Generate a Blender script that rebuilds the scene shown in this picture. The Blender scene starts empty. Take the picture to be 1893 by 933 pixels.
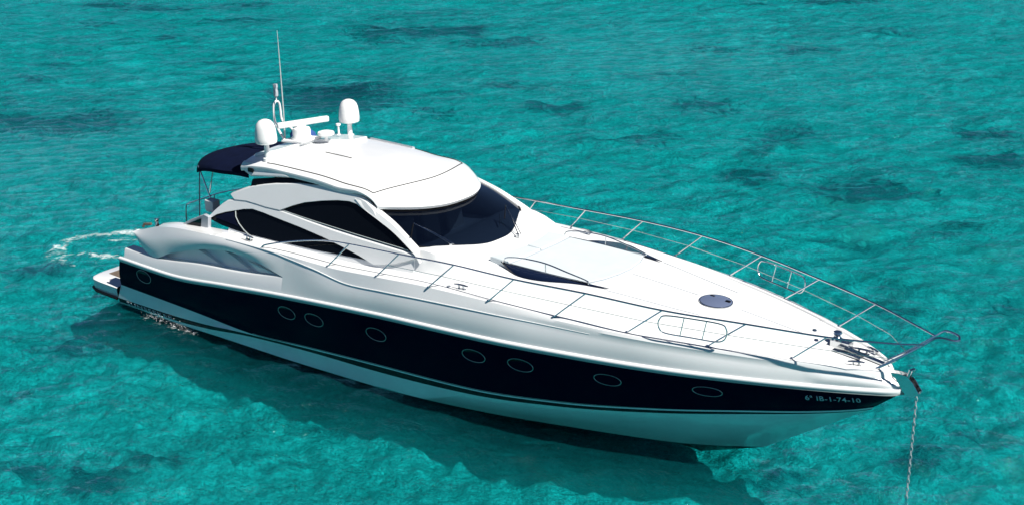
import bpy, bmesh, math, random
import numpy as np
from mathutils import Matrix, Vector

random.seed(7); rng = np.random.default_rng(11)
sc = bpy.context.scene
COL = sc.collection
R = math.radians

# ---------------------------------------------------------------- camera, sky, sun, exposure
cd = bpy.data.cameras.new("camera"); cam = bpy.data.objects.new("camera", cd); COL.objects.link(cam)
hd, pt, rl = -0.681183189, 0.334848350, -0.0166849503
fwd = Vector((math.sin(hd)*math.cos(pt), math.cos(hd)*math.cos(pt), -math.sin(pt)))
rgt = Vector((math.cos(hd), -math.sin(hd), 0)); upv = rgt.cross(fwd)
r2 = rgt*math.cos(rl) + upv*math.sin(rl); u2 = upv*math.cos(rl) - rgt*math.sin(rl)
M = Matrix((r2, u2, -fwd)).transposed().to_4x4(); M.translation = Vector((17.2047873, -20.1787336, 11.6584364))
cam.matrix_world = M
cd.sensor_width = 36; cd.sensor_fit = 'HORIZONTAL'; cd.lens = 2514.25/1893*36
cd.clip_start = .1; cd.clip_end = 20000
sc.camera = cam

SUN_EL, SUN_AZ = 51.0, 0.0            # azimuth measured from +X (bow) towards +Y (port)
world = bpy.data.worlds.new("World"); sc.world = world; world.use_nodes = True
wn = world.node_tree; bg = wn.nodes['Background']
sky = wn.nodes.new('ShaderNodeTexSky'); sky.sky_type = 'NISHITA'; sky.sun_disc = False
sky.sun_elevation = R(SUN_EL); sky.sun_rotation = R(90-SUN_AZ); sky.air_density = .45; sky.dust_density = .02; sky.ozone_density = 5.0
wn.links.new(sky.outputs[0], bg.inputs[0]); bg.inputs[1].default_value = .05
sd = bpy.data.lights.new("sun", 'SUN'); sd.energy = 5.0; sd.angle = R(.53); sd.color = (1, .965, .9)
so = bpy.data.objects.new("sun", sd); COL.objects.link(so)
sv = Vector((math.cos(R(SUN_EL))*math.cos(R(SUN_AZ)), math.cos(R(SUN_EL))*math.sin(R(SUN_AZ)), math.sin(R(SUN_EL))))
so.rotation_euler = sv.to_track_quat('Z', 'Y').to_euler(); so.location = sv*60
vs = sc.view_settings; vs.view_transform = 'Standard'; vs.look = 'None'; vs.exposure = .45; vs.gamma = 1.0; vs.use_curve_mapping = False
sc.cycles.max_bounces = 10; sc.cycles.transparent_max_bounces = 12; sc.cycles.transmission_bounces = 8
sc.cycles.caustics_reflective = False; sc.cycles.caustics_refractive = False
sc.cycles.sample_clamp_indirect = 8
try: sc.cycles.use_denoising = True
except Exception: pass

# ---------------------------------------------------------------- helpers
def pc(xs, ys):
    """monotone cubic interpolation through control points"""
    xs = np.array(xs, float); ys = np.array(ys, float)
    h = np.diff(xs); d = np.diff(ys)/h; m = np.zeros(len(xs)); m[0] = d[0]; m[-1] = d[-1]
    for i in range(1, len(xs)-1):
        if d[i-1]*d[i] > 0:
            w1 = 2*h[i]+h[i-1]; w2 = h[i]+2*h[i-1]; m[i] = (w1+w2)/(w1/d[i-1]+w2/d[i])
    def f(x):
        x = np.clip(np.asarray(x, float), xs[0], xs[-1]); i = np.clip(np.searchsorted(xs, x)-1, 0, len(xs)-2)
        t = (x-xs[i])/h[i]
        return (2*t**3-3*t**2+1)*ys[i] + (t**3-2*t**2+t)*h[i]*m[i] + (-2*t**3+3*t**2)*ys[i+1] + (t**3-t**2)*h[i]*m[i+1]
    return f
def ss(t):
    t = np.clip(t, 0, 1); return t*t*(3-2*t)
def crom(P, n=8, closed=False):
    P = [np.array(p, float) for p in P]; out = []
    N = len(P)
    for i in range(N if closed else N-1):
        p1, p2 = P[i], P[(i+1) % N]
        p0 = P[i-1] if (i > 0 or closed) else 2*p1-p2
        p3 = P[(i+2) % N] if (i+2 < N or closed) else 2*p2-p1
        for k in range(n):
            t = k/n
            out.append(.5*((2*p1)+(p2-p0)*t+(2*p0-5*p1+4*p2-p3)*t*t+(3*p1-p0-3*p2+p3)*t**3))
    if not closed: out.append(P[-1])
    return out

class MB:
    def __init__(s): s.v = []; s.f = []; s.m = []
    def add(s, v, f, m=0):
        o = len(s.v); s.v += [tuple(float(c) for c in p) for p in v]; s.f += [tuple(i+o for i in q) for q in f]
        s.m += [m]*len(f) if isinstance(m, int) else list(m)
    def grid(s, rows, m=0, closed=False, flip=False):
        n = len(rows[0]); v = [p for r in rows for p in r]; f = []; mm = []
        for i in range(len(rows)-1):
            for j in range(n if closed else n-1):
                a, b = i*n+j, i*n+(j+1) % n
                q = (a, b, b+n, a+n)
                f.append(q[::-1] if flip else q); mm.append(m if isinstance(m, int) else m[i])
        s.add(v, f, mm)
    def tube(s, P, r, seg=8, m=0, cap=True, closed=False):
        P = [Vector(p) for p in P]; n = len(P); rows = []
        rr = r if isinstance(r, (list, tuple)) else [r]*n
        nrm = None
        for i in range(n):
            a = P[(i-1) % n] if (i or closed) else P[0]; b = P[(i+1) % n] if (i < n-1 or closed) else P[-1]
            t = (b-a).normalized()
            if nrm is None:
                ref = Vector((0, 0, 1)) if abs(t.z) < .9 else Vector((1, 0, 0)); nrm = (ref-t*ref.dot(t)).normalized()
            else: nrm = (nrm-t*nrm.dot(t)).normalized()
            bn = t.cross(nrm)
            rows.append([P[i]+(nrm*math.cos(2*math.pi*k/seg)+bn*math.sin(2*math.pi*k/seg))*rr[i] for k in range(seg)])
        if closed: rows.append(rows[0])
        s.grid(rows, m, closed=True)
        if cap and not closed:
            o = len(s.v); s.v += [tuple(p) for p in rows[0]]+[tuple(p) for p in rows[-1]]
            s.f += [tuple(range(o+seg-1, o-1, -1)), tuple(range(o+seg, o+2*seg))]; s.m += [m, m]
    def lathe(s, prof, c, axis=(0, 0, 1), seg=28, m=0):
        ax = Vector(axis).normalized(); ref = Vector((1, 0, 0)) if abs(ax.x) < .9 else Vector((0, 1, 0))
        e1 = (ref-ax*ref.dot(ax)).normalized(); e2 = ax.cross(e1); c = Vector(c)
        rows = [[c+ax*h+(e1*math.cos(2*math.pi*k/seg)+e2*math.sin(2*math.pi*k/seg))*max(r, .0005) for k in range(seg)] for r, h in prof]
        s.grid(rows, m, closed=True)
    def box(s, c, d, m=0, rot=None):
        c = Vector(c); v = []
        for x in (-1, 1):
            for y in (-1, 1):
                for z in (-1, 1):
                    p = Vector((x*d[0]/2, y*d[1]/2, z*d[2]/2))
                    if rot is not None: p = rot @ p
                    v.append(c+p)
        s.add(v, [(0, 1, 3, 2), (4, 6, 7, 5), (0, 4, 5, 1), (2, 3, 7, 6), (0, 2, 6, 4), (1, 5, 7, 3)], m)
    def plate(s, P, off, m=0):
        """closed outline P (3D) thickened by vector off"""
        n = len(P); P = [Vector(p) for p in P]; o = Vector(off); v = P+[p+o for p in P]
        s.add(v, [tuple(range(n)), tuple(range(2*n-1, n-1, -1))]+[(i, i+n, (i+1) % n+n, (i+1) % n) for i in range(n)], m)
    def mirror(s):
        q = MB(); q.v = [(x, -y, z) for x, y, z in s.v]; q.f = [f[::-1] for f in s.f]; q.m = list(s.m); return q
    def both(s):
        q = s.mirror(); s.add(q.v, q.f, q.m); return s
    def build(s, name, mats, parent=None, smooth=True, angle=38, weld=True, bevel=0, solid=0):
        me = bpy.data.meshes.new(name); me.from_pydata(s.v, [], s.f)
        if not isinstance(mats, (list, tuple)): mats = [mats]
        for mt in mats: me.materials.append(mt)
        me.polygons.foreach_set('material_index', s.m)
        bm = bmesh.new(); bm.from_mesh(me)
        if weld: bmesh.ops.remove_doubles(bm, verts=bm.verts, dist=.0008)
        bmesh.ops.recalc_face_normals(bm, faces=bm.faces)
        for e in bm.edges:
            if len(e.link_faces) == 2 and e.calc_face_angle(0) > R(angle): e.smooth = False
        for f in bm.faces: f.smooth = smooth
        bm.to_mesh(me); bm.free()
        ob = bpy.data.objects.new(name, me); COL.objects.link(ob)
        if parent is not None: ob.parent = parent
        if solid:
            q = ob.modifiers.new('thick', 'SOLIDIFY'); q.thickness = solid; q.offset = -1
        if bevel:
            q = ob.modifiers.new('bev', 'BEVEL'); q.width = bevel; q.segments = 3; q.limit_method = 'ANGLE'; q.angle_limit = R(35); q.harden_normals = False
        return ob
def tag(o, label=None, cat=None, kind=None, group=None):
    if label: o['label'] = label
    if cat: o['category'] = cat
    if kind: o['kind'] = kind
    if group: o['group'] = group
    return o

# ---------------------------------------------------------------- materials
def mat(name):
    m = bpy.data.materials.new(name); m.use_nodes = True; nt = m.node_tree; nt.nodes.clear()
    out = nt.nodes.new('ShaderNodeOutputMaterial'); return m, nt, out
def N(nt, t, **kw):
    n = nt.nodes.new(t)
    for k, v in kw.items():
        if k.startswith('i_'):
            key = k[2:].replace('_', ' ')
            n.inputs[int(key) if key.isdigit() else key].default_value = v
        else: setattr(n, k, v)
    return n
def pbr(name, col, rough=.4, metal=0, spec=.5, coat=0, var=.0, vscale=3.0, bump=0, bscale=60, rvar=0):
    m, nt, out = mat(name); L = nt.links.new
    p = N(nt, 'ShaderNodeBsdfPrincipled'); L(p.outputs[0], out.inputs[0])
    p.inputs['Base Color'].default_value = (*col, 1); p.inputs['Roughness'].default_value = rough; p.inputs['Metallic'].default_value = metal
    p.inputs['Specular IOR Level'].default_value = spec; p.inputs['Coat Weight'].default_value = coat; p.inputs['Coat Roughness'].default_value = .06
    tc = N(nt, 'ShaderNodeTexCoord')
    if var or rvar:
        n = N(nt, 'ShaderNodeTexNoise', i_Scale=vscale, i_Detail=5.0, i_Roughness=.6); L(tc.outputs['Object'], n.inputs['Vector'])
        if var:
            r = N(nt, 'ShaderNodeMapRange', i_1=.3, i_2=.7, i_3=1-var, i_4=1+var*.5); L(n.outputs[0], r.inputs[0])
            mx = N(nt, 'ShaderNodeVectorMath', operation='SCALE'); mx.inputs[0].default_value = col; L(r.outputs[0], mx.inputs['Scale']); L(mx.outputs[0], p.inputs['Base Color'])
        if rvar:
            r = N(nt, 'ShaderNodeMapRange', i_1=.3, i_2=.7, i_3=rough-rvar, i_4=rough+rvar); L(n.outputs[0], r.inputs[0]); L(r.outputs[0], p.inputs['Roughness'])
    if bump:
        n = N(nt, 'ShaderNodeTexNoise', i_Scale=bscale, i_Detail=3.0); L(tc.outputs['Object'], n.inputs['Vector'])
        b = N(nt, 'ShaderNodeBump', i_Strength=1.0, i_Distance=bump); L(n.outputs[0], b.inputs['Height']); L(b.outputs[0], p.inputs['Normal'])
    return m
WHITE = pbr('white_gelcoat', (.82, .83, .83), .22, coat=.5, var=.03, vscale=1.2, rvar=.05)
LOWER = pbr('white_lower_hull', (.78, .85, .85), .22, coat=.8, var=.08, vscale=1.6)  # slight turquoise tint puts the water's bounced light into the white paint
DECK = pbr('white_deck', (.80, .81, .81), .45, var=.04, vscale=2.0, bump=.0006, bscale=220)
NAVY = pbr('navy_gelcoat', (.0018, .0018, .017), .12, spec=.02, rvar=.02)
BLACK = pbr('black_stripe', (.004, .005, .012), .15, spec=.15)
FOUL = pbr('antifouling', (.03, .045, .05), .6, var=.3)
CHROME = pbr('stainless', (.62, .64, .66), .14, metal=1, rvar=.05)
STRIPE = pbr('pinstripe', (.40, .44, .44), .3)
GLASS = pbr('tinted_side_glass', (.003, .004, .006), .04, spec=.16)
RUBBER = pbr('rubber_seal', (.004, .004, .005), .5, spec=.2)
RIM = pbr('porthole_rim', (.26, .27, .28), .3, metal=1)
GREYM = pbr('grey_moulding', (.42, .45, .49), .45, var=.06)
RECESS = pbr('recess_white', (.78, .79, .81), .4, var=.05)
TEAK = pbr('teak', (.16, .12, .09), .7, var=.35, vscale=9)
FABRIC = pbr('navy_canvas', (.003, .006, .024), .9, spec=.08, var=.25, vscale=4, bump=.004, bscale=9)
CUSH = pbr('sunpad_vinyl', (.62, .685, .71), .5, var=.05, bump=.003, bscale=5)
BLUEC = pbr('blue_cloth', (.03, .09, .30), .85, var=.3, vscale=6, bump=.02, bscale=7)
PLASTIC = pbr('white_plastic', (.82, .82, .81), .35, var=.02)
PANELG = pbr('smoked_deck_glass', (.006, .012, .035), .08, spec=.25)
HATCHG = pbr('hatch_glass', (.12, .15, .24), .12)
LETTER = pbr('letter_grey', (.48, .54, .58), .35)
GALV = pbr('galvanised_chain', (.50, .55, .57), .45, metal=.5, var=.2, vscale=20)
def windscreen():
    m, nt, out = mat('windscreen_glass'); L = nt.links.new
    g = N(nt, 'ShaderNodeBsdfPrincipled'); g.inputs['Base Color'].default_value = (.002, .004, .013, 1); g.inputs['Roughness'].default_value = .03
    t = N(nt, 'ShaderNodeBsdfTransparent'); t.inputs[0].default_value = (.12, .165, .23, 1)
    fr = N(nt, 'ShaderNodeFresnel', i_IOR=1.45); gl = N(nt, 'ShaderNodeBsdfGlossy'); gl.inputs['Roughness'].default_value = .02
    a = N(nt, 'ShaderNodeMixShader', i_0=.35); L(t.outputs[0], a.inputs[1]); L(g.outputs[0], a.inputs[2])
    b = N(nt, 'ShaderNodeMixShader'); L(fr.outputs[0], b.inputs[0]); L(a.outputs[0], b.inputs[1]); L(gl.outputs[0], b.inputs[2])
    L(b.outputs[0], out.inputs[0]); return m
WSGLASS = windscreen()
INTER = pbr('cabin_interior', (.22, .19, .16), .7)
DASH = pbr('dashboard', (.40, .42, .46), .5)
SEAT = pbr('cream_leather', (.62, .60, .55), .5)

# ---------------------------------------------------------------- sea
def water_mat():
    m, nt, out = mat('sea_water'); L = nt.links.new
    tc = N(nt, 'ShaderNodeTexCoord')
    mp = N(nt, 'ShaderNodeMapping'); mp.inputs['Rotation'].default_value = (0, 0, R(-38)); mp.inputs['Scale'].default_value = (1, 1.7, 1); L(tc.outputs['Object'], mp.inputs[0])
    n1 = N(nt, 'ShaderNodeTexNoise', i_Scale=4.0, i_Detail=5.0, i_Roughness=.55, i_Distortion=.6); L(mp.outputs[0], n1.inputs['Vector'])
    n2 = N(nt, 'ShaderNodeTexNoise', i_Scale=17.0, i_Detail=4.0, i_Roughness=.5, i_Distortion=.4); L(mp.outputs[0], n2.inputs['Vector'])
    ad = N(nt, 'ShaderNodeMath', operation='MULTIPLY_ADD'); ad.inputs[1].default_value = .36; L(n2.outputs[0], ad.inputs[0]); L(n1.outputs[0], ad.inputs[2])
    bp = N(nt, 'ShaderNodeBump', i_Strength=1.0, i_Distance=.095); L(ad.outputs[0], bp.inputs['Height'])
    tr = N(nt, 'ShaderNodeBsdfTransparent'); tr.inputs[0].default_value = (.08, .832, .872, 1)
    rf = N(nt, 'ShaderNodeBsdfRefraction', i_IOR=1.33, i_Roughness=.0); rf.inputs[0].default_value = (.08, .832, .872, 1); L(bp.outputs[0], rf.inputs['Normal'])
    df = N(nt, 'ShaderNodeBsdfDiffuse'); df.inputs[0].default_value = (.008, .50, .55, 1); L(bp.outputs[0], df.inputs['Normal'])
    a = N(nt, 'ShaderNodeMixShader', i_0=.24); L(tr.outputs[0], a.inputs[1]); L(rf.outputs[0], a.inputs[2])
    b = N(nt, 'ShaderNodeMixShader', i_0=.05); L(a.outputs[0], b.inputs[1]); L(df.outputs[0], b.inputs[2])
    gl = N(nt, 'ShaderNodeBsdfGlossy', i_Roughness=.05); gl.inputs[0].default_value = (.78, .95, 1, 1); L(bp.outputs[0], gl.inputs['Normal'])
    fr = N(nt, 'ShaderNodeFresnel', i_IOR=1.33); L(bp.outputs[0], fr.inputs['Normal'])
    c = N(nt, 'ShaderNodeMixShader'); L(fr.outputs[0], c.inputs[0]); L(b.outputs[0], c.inputs[1]); L(gl.outputs[0], c.inputs[2])
    L(c.outputs[0], out.inputs[0]); return m
def graded(a, b, d, far, n=36):
    core = np.concatenate([np.linspace(x0, x1, int(round((x1-x0)/dd)), endpoint=False) for x0, x1, dd in zip(a, b, d)]+[[b[-1]]])
    g = np.geomspace(1, far, n)
    return np.concatenate([(a[0]-g)[::-1], core, b[-1]+g])
WX = graded([-90, -32, 24], [-32, 24, 40], [.17, .10, .2], 6000); WY = graded([-24, -16, 10], [-16, 10, 98], [.2, .10, .17], 6000)
WATER_Z = -.06
comps = []
for i in range(64):
    lam = float(np.exp(rng.uniform(np.log(.45), np.log(5.5)))); th = R(118)+rng.normal(0, R(34))   # travelling direction
    comps.append((2*math.pi/lam*math.cos(th), 2*math.pi/lam*math.sin(th), (.0095 if lam < 1.8 else .0060)*lam*rng.uniform(.5, 1.4)*(1.0 if lam < 2 else .6), rng.uniform(0, 6.28), math.cos(th), math.sin(th)))
def wave(x, y):
    z = np.zeros_like(x); dx = np.zeros_like(x); dy = np.zeros_like(x)
    g = .65+.5*np.sin(x*.11+y*.07+1)*np.sin(y*.13-x*.05)      # patches of calmer and rougher water
    for kx, ky, a, ph, cx, cy in comps:
        p = kx*x+ky*y+ph; s = np.sin(p); z += a*np.cos(p); dx -= a*.8*cx*s; dy -= a*.8*cy*s
    return z*g, dx*g, dy*g
def sheet(name, xs, ys, zf, material):
    X, Y = np.meshgrid(xs, ys); x = X.ravel(); y = Y.ravel(); co = np.empty((len(x), 3), np.float32)
    co[:, 0], co[:, 1], co[:, 2] = zf(x, y)
    nx, ny = len(xs), len(ys); i = (np.arange(ny-1)[:, None]*nx+np.arange(nx-1)[None]).ravel()
    F = np.stack([i, i+1, i+1+nx, i+nx], 1).astype(np.int32)
    me = bpy.data.meshes.new(name); me.vertices.add(len(x)); me.vertices.foreach_set('co', co.ravel())
    me.loops.add(F.size); me.loops.foreach_set('vertex_index', F.ravel()); me.polygons.add(len(F))
    me.polygons.foreach_set('loop_start', np.arange(0, F.size, 4, dtype=np.int32)); me.polygons.foreach_set('use_smooth', np.ones(len(F), bool))
    me.update(calc_edges=True); me.materials.append(material)
    ob = bpy.data.objects.new(name, me); COL.objects.link(ob); return ob, x, y
def wz(x, y):
    z, dx, dy = wave(x, y)
    fade = ss((45-np.abs(x+22))/12+1.2)*ss((70-np.abs(y-35))/12+1)
    fade = np.where((x < -92) | (x > 42) | (y < -26) | (y > 100), 0, fade)
    return x+dx*fade, y+dy*fade, WATER_Z+z*fade
water, _, _ = sheet('water', WX, WY, wz, water_mat()); water['kind'] = 'structure'

BED = -1.2
def bed_mat():
    m, nt, out = mat('seabed_sand'); L = nt.links.new
    p = N(nt, 'ShaderNodeBsdfPrincipled', i_Roughness=.95); p.inputs['Specular IOR Level'].default_value = .05; L(p.outputs[0], out.inputs[0])
    tc = N(nt, 'ShaderNodeTexCoord'); at = N(nt, 'ShaderNodeAttribute', attribute_name='weed')
    n1 = N(nt, 'ShaderNodeTexNoise', i_Scale=.55, i_Detail=9.0, i_Roughness=.62, i_Distortion=.5); L(tc.outputs['Object'], n1.inputs['Vector'])
    n2 = N(nt, 'ShaderNodeTexNoise', i_Scale=1.7, i_Detail=8.0, i_Roughness=.7, i_Distortion=1.2); L(tc.outputs['Object'], n2.inputs['Vector'])
    rm = N(nt, 'ShaderNodeValToRGB'); e = rm.color_ramp.elements
    e[0].position = .40; e[0].color = (.30, .36, .34, 1); e[1].position = .585; e[1].color = (.88, .90, .84, 1)
    mo = N(nt, 'ShaderNodeMix', data_type='FLOAT'); mo.inputs[0].default_value = .55; L(n1.outputs[0], mo.inputs[2]); L(n2.outputs[0], mo.inputs[3]); n3 = N(nt, 'ShaderNodeTexNoise', i_Scale=5.5, i_Detail=6.0, i_Roughness=.65, i_Distortion=1.6); L(tc.outputs['Object'], n3.inputs['Vector'])
    m2 = N(nt, 'ShaderNodeMix', data_type='FLOAT'); m2.inputs[0].default_value = .38; L(mo.outputs[0], m2.inputs[2]); L(n3.outputs[0], m2.inputs[3]); L(m2.outputs[0], rm.inputs[0])  # fine mottling of the sand also paints in the rippled light network
    # weed cover: vertex density broken up by noise
    s = N(nt, 'ShaderNodeMath', operation='MULTIPLY_ADD'); s.inputs[1].default_value = 1.9; L(n2.outputs[0], s.inputs[0]); L(at.outputs['Fac'], s.inputs[2])
    mr = N(nt, 'ShaderNodeMapRange', i_1=1.18, i_2=1.52, i_3=0, i_4=.96); L(s.outputs[0], mr.inputs[0])
    mx = N(nt, 'ShaderNodeMix', data_type='RGBA'); L(mr.outputs[0], mx.inputs[0]); L(rm.outputs[0], mx.inputs[6]); mx.inputs[7].default_value = (.006, .014, .04, 1)
    L(mx.outputs[2], p.inputs['Base Color'])
    b = N(nt, 'ShaderNodeBump', i_Strength=.6, i_Distance=.25); L(n2.outputs[0], b.inputs['Height']); L(b.outputs[0], p.inputs['Normal'])
    return m
BX = graded([-95, -24, 14], [-24, 14, 42], [.4, .075, .4], 6000, 26); BY = graded([-24, -14, 13], [-14, 13, 100], [.4, .075, .4], 6000, 26)
bc = []
for i in range(46):
    lam = float(np.exp(rng.uniform(np.log(.7), np.log(6)))); th = rng.uniform(0, 6.28); bc.append((2*math.pi/lam*math.cos(th), 2*math.pi/lam*math.sin(th), (.014)*lam**.6, rng.uniform(0, 6.28)))
bf = []
for i in range(40):
    lam = float(np.exp(rng.uniform(np.log(.22), np.log(1.3)))); th = rng.uniform(0, 6.28); bf.append((2*math.pi/lam*math.cos(th), 2*math.pi/lam*math.sin(th), .030*lam**.8, rng.uniform(0, 6.28)))
def relief(x, y):
    z = np.zeros_like(x)
    for kx, ky, a, ph in bc: z += a*np.sin(kx*x+ky*y+ph+.8*np.sin(.5*ky*x-.4*kx*y+ph))
    near = ss((25-np.abs(x+5))/5)*ss((14.5-np.abs(y+.5))/3)
    f = np.zeros_like(x)
    for kx, ky, a, ph in bf: f += a*np.sin(kx*x+ky*y+ph+1.2*np.sin(.45*ky*x-.5*kx*y+ph*2))
    z += f*.55*near
    return z*np.where((np.abs(x) < 100) & (np.abs(y) < 100), 1, 0)
bed, bx, by = sheet('seabed', BX, BY, lambda x, y: (x, y, BED+relief(x, y)), bed_mat()); bed['kind'] = 'structure'
# weed beds: x, y, radius along the view spread, strength
weeds = [(-34.22, 32.81, 1.78, 1.55, 0.5),
 (-32.35, 34.45, 2.07, 1.55, 1.0),
 (-33.02, 30.52, 2.58, 1.28, 0.35),
 (-26.95, 33.85, 2.51, 1.39, 0.3),
 (-24.59, 19.54, 2.57, 2.41, 0.5),
 (-26.29, 19.25, 1.43, 1.56, 0.35),
 (-24.21, 21.47, 1.43, 1.12, 0.35),
 (-31.92, 19.61, 1.14, 1.26, 0.4),
 (-30.81, 9.88, 2.9, 2.22, 0.45),
 (-32.96, 9.27, 1.36, 1.45, 0.4),
 (-30.6, 12.31, 2.06, 1.04, 0.3),
 (-15.88, 23.76, 1.23, 1.19, 0.48),
 (-10.04, 21.56, 1.21, 0.82, 0.38),
 (-11.26, 20.3, 1.01, 0.73, 0.32),
 (-20.65, 26.08, 1.09, 0.69, 0.28),
 (-21.28, 23.5, 1.18, 0.88, 0.26),
 (-19.47, 20.08, 1.0, 0.87, 0.3),
 (-6.0, 25.21, 1.21, 0.84, 0.33),
 (-4.57, 19.41, 0.91, 0.96, 0.45),
 (-11.22, 27.59, 1.33, 1.41, 0.36),
 (-2.2, 19.51, 1.23, 0.91, 0.38),
 (-0.22, 20.17, 1.56, 1.15, 0.42),
 (-0.72, 18.84, 1.03, 0.61, 0.35),
 (-5.57, 23.55, 0.78, 0.63, 0.35),
 (-0.28, 29.54, 1.19, 0.78, 0.46),
 (2.02, 26.22, 1.11, 1.05, 0.45),
 (0.97, 25.47, 0.92, 0.67, 0.36),
 (-49.74, 25.65, 0.96, 1.18, 0.36),
 (-50.87, 31.09, 3.03, 1.31, 0.42),
 (-44.12, 30.44, 2.53, 1.36, 0.36),
 (-13.17, 40.48, 1.57, 1.0, 0.36),
 (-17.25, 38.59, 1.6, 1.17, 0.26),
 (-19.94, 54.35, 3.47, 1.05, 0.45),
 (-55.01, 30.38, 2.42, 0.92, 0.4),
 (-47.99, 35.44, 2.04, 1.12, 0.3),
 (-43.28, 25.2, 0.9, 0.87, 0.33),
 (-41.42, 17.23, 0.68, 0.72, 0.3),
 (-43.12, 20.29, 0.86, 0.95, 0.26),
 (-38.89, 14.39, 1.03, 1.05, 0.24),
 (-16.12, 31.45, 1.96, 1.46, 0.2),
 (-12.1, 47.51, 2.49, 1.66, 0.25),
 (-4.1, -6.78, 0.75, 0.51, 0.42),
 (-5.69, -7.56, 0.65, 0.54, 0.34),
 (-3.81, -5.57, 0.66, 0.49, 0.32),
 (-10.2, -3.07, 1.2, 0.94, 0.32),
 (-16.02, -0.65, 1.24, 0.98, 0.3),
 (8.2, 3.48, 0.74, 0.72, 0.34),
 (6.57, 1.15, 0.62, 0.48, 0.3),
 (8.78, 5.39, 0.77, 0.68, 0.22),
 (4.47, 10.86, 0.82, 0.7, 0.26),
 (3.27, 18.17, 0.95, 0.76, 0.3),
 (1.47, 15.0, 0.93, 0.6, 0.28),
 (-1.87, -2.61, 0.68, 0.38, 0.26),
 (-2.05, -4.54, 0.76, 0.37, 0.22),
 (-8.97, -5.61, 0.74, 0.68, 0.26),
 (6.62, 12.92, 0.68, 0.81, 0.25)]
w = np.zeros(len(bx)); va = R(38)          # beds lie across the view, as the photograph shows them
for cx, cy, a, b, s in weeds:
    u = (bx-cx)*math.cos(va)+(by-cy)*math.sin(va); v = -(bx-cx)*math.sin(va)+(by-cy)*math.cos(va)
    w = np.maximum(w, (1.25*s+.12)*np.exp(-((u/(a*1.3))**2+(v/(b*1.15))**2)**1.3))
at = bed.data.attributes.new('weed', 'FLOAT', 'POINT'); at.data.foreach_set('value', w.astype(np.float32))

# ---------------------------------------------------------------- yacht: hull lines (metres; bow +X, port +Y, waterline z=0)
yacht = bpy.data.objects.new('motor_yacht', None); COL.objects.link(yacht); yacht.empty_display_size = 1
tag(yacht, 'white motor yacht with dark navy hull sides and hardtop anchored on clear turquoise water', 'yacht')
w_r = pc([-9.3, -8, -6, -3, 0, 2, 4, 5.5, 7, 8, 8.8, 9.12, 9.25], [2.40, 2.48, 2.55, 2.58, 2.5, 2.36, 2.08, 1.75, 1.25, .8, .36, .15, 0])
z_r = pc([-9.2, -9.0, -7.15, -5.11, -3.63, -2.02, .04, 2.11, 4.74, 7.13, 9.25], [1.09, 1.10, 1.14, 1.35, 1.51, 1.65, 1.77, 1.83, 1.90, 1.93, 1.89])
w_d = pc([-8.7, -7.2, -5.5, -4.1, -2.05, -.7, .61, 2.03, 3.42, 4.84, 6.26, 7.59, 8.5, 8.84, 9.0], [2.27, 2.29, 2.34, 2.37, 2.39, 2.36, 2.29, 2.2, 2.03, 1.77, 1.39, .89, .46, .25, 0])
z_d = pc([-8.67, -7.21, -5.96, -5.07, -4.1, -2.05, -.71, .61, 2.03, 3.42, 4.84, 6.26, 7.59, 8.84, 9.0], [1.83, 2.21, 2.31, 2.36, 2.38, 2.39, 2.46, 2.52, 2.53, 2.5, 2.46, 2.42, 2.36, 2.25, 2.21])
# level curves: (x_aft, x_stem, y(X), z(X))
KX = [-9.2, -7, -5.5, -3.74, -2.38, -.88, .25, 1.78, 3.17, 4.48, 5.33, 6.0, 6.57]
LV = [
 (-9.2, 5.4, pc([-9.2, 2, 4.5, 5.4], [.02, .02, .01, 0]), pc([-9.2, 5.4], [-.5, -.42])),
 (-9.2, 6.0, pc([-9.2, -5, -2.4, .25, 1.78, 3.17, 4.5, 5.3, 6.0], [2.1, 2.0, 1.75, 1.4, 1.05, .7, .35, .15, 0]), pc([-9.2, 6.0], [-.22, -.20])),
 (-9.2, 6.70, pc(KX[:-1]+[6.3, 6.70], [2.48, 2.49, 2.44, 2.40, 2.34, 2.25, 2.12, 1.84, 1.48, 1.09, .79, .45, .26, 0]), pc([-9.2, -2, 1, 4, 6.8], [-.02, -.01, .01, .05, .07])),
 (-9.2, 8.66, pc([-9.2, -6, -4.5, -3, -.69, 1.56, 3.57, 5.35, 6.91, 7.96, 8.45, 8.66], [2.50, 2.48, 2.39, 2.34, 2.285, 2.145, 1.90, 1.50, .96, .48, .17, 0]), pc([-9.2, -7.3, -5.96, -5.0, -2.84, -.83, 1.49, 3.51, 5.27, 7.02, 8.66], [.02, .03, .11, .20, .31, .365, .47, .69, .93, 1.18, 1.38])),
 (-9.2, 8.72, pc([-9.2, -6, -4.5, -3, -.69, 1.56, 3.57, 5.35, 6.91, 7.96, 8.5, 8.72], [2.54, 2.52, 2.43, 2.38, 2.32, 2.18, 1.93, 1.53, .98, .5, .19, 0]), pc([-9.2, -7.13, -6.01, -5.17, -4.6, -2.8, -.71, 1.52, 3.53, 5.28, 6.82, 7.85, 8.72], [.14, .17, .22, .275, .30, .40, .51, .58, .77, 1.0, 1.20, 1.31, 1.42])),
 (-9.2, 8.725, pc([-9.2, -7.2, -6, -5.3, -4.6, -3, -.69, 1.56, 3.57, 5.35, 6.91, 7.96, 8.5, 8.725], [2.42, 2.43, 2.44, 2.44, 2.435, 2.385, 2.325, 2.185, 1.935, 1.535, .985, .505, .195, 0]), pc([-9.2, -7.23, -6.0, -5.29, -4.6, -2.8, -.71, 1.52, 3.53, 5.28, 6.82, 7.85, 8.725], [.43, .40, .375, .345, .33, .43, .54, .61, .80, 1.03, 1.23, 1.34, 1.45])),
 (-9.15, 9.25, w_r, z_r)]
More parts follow.
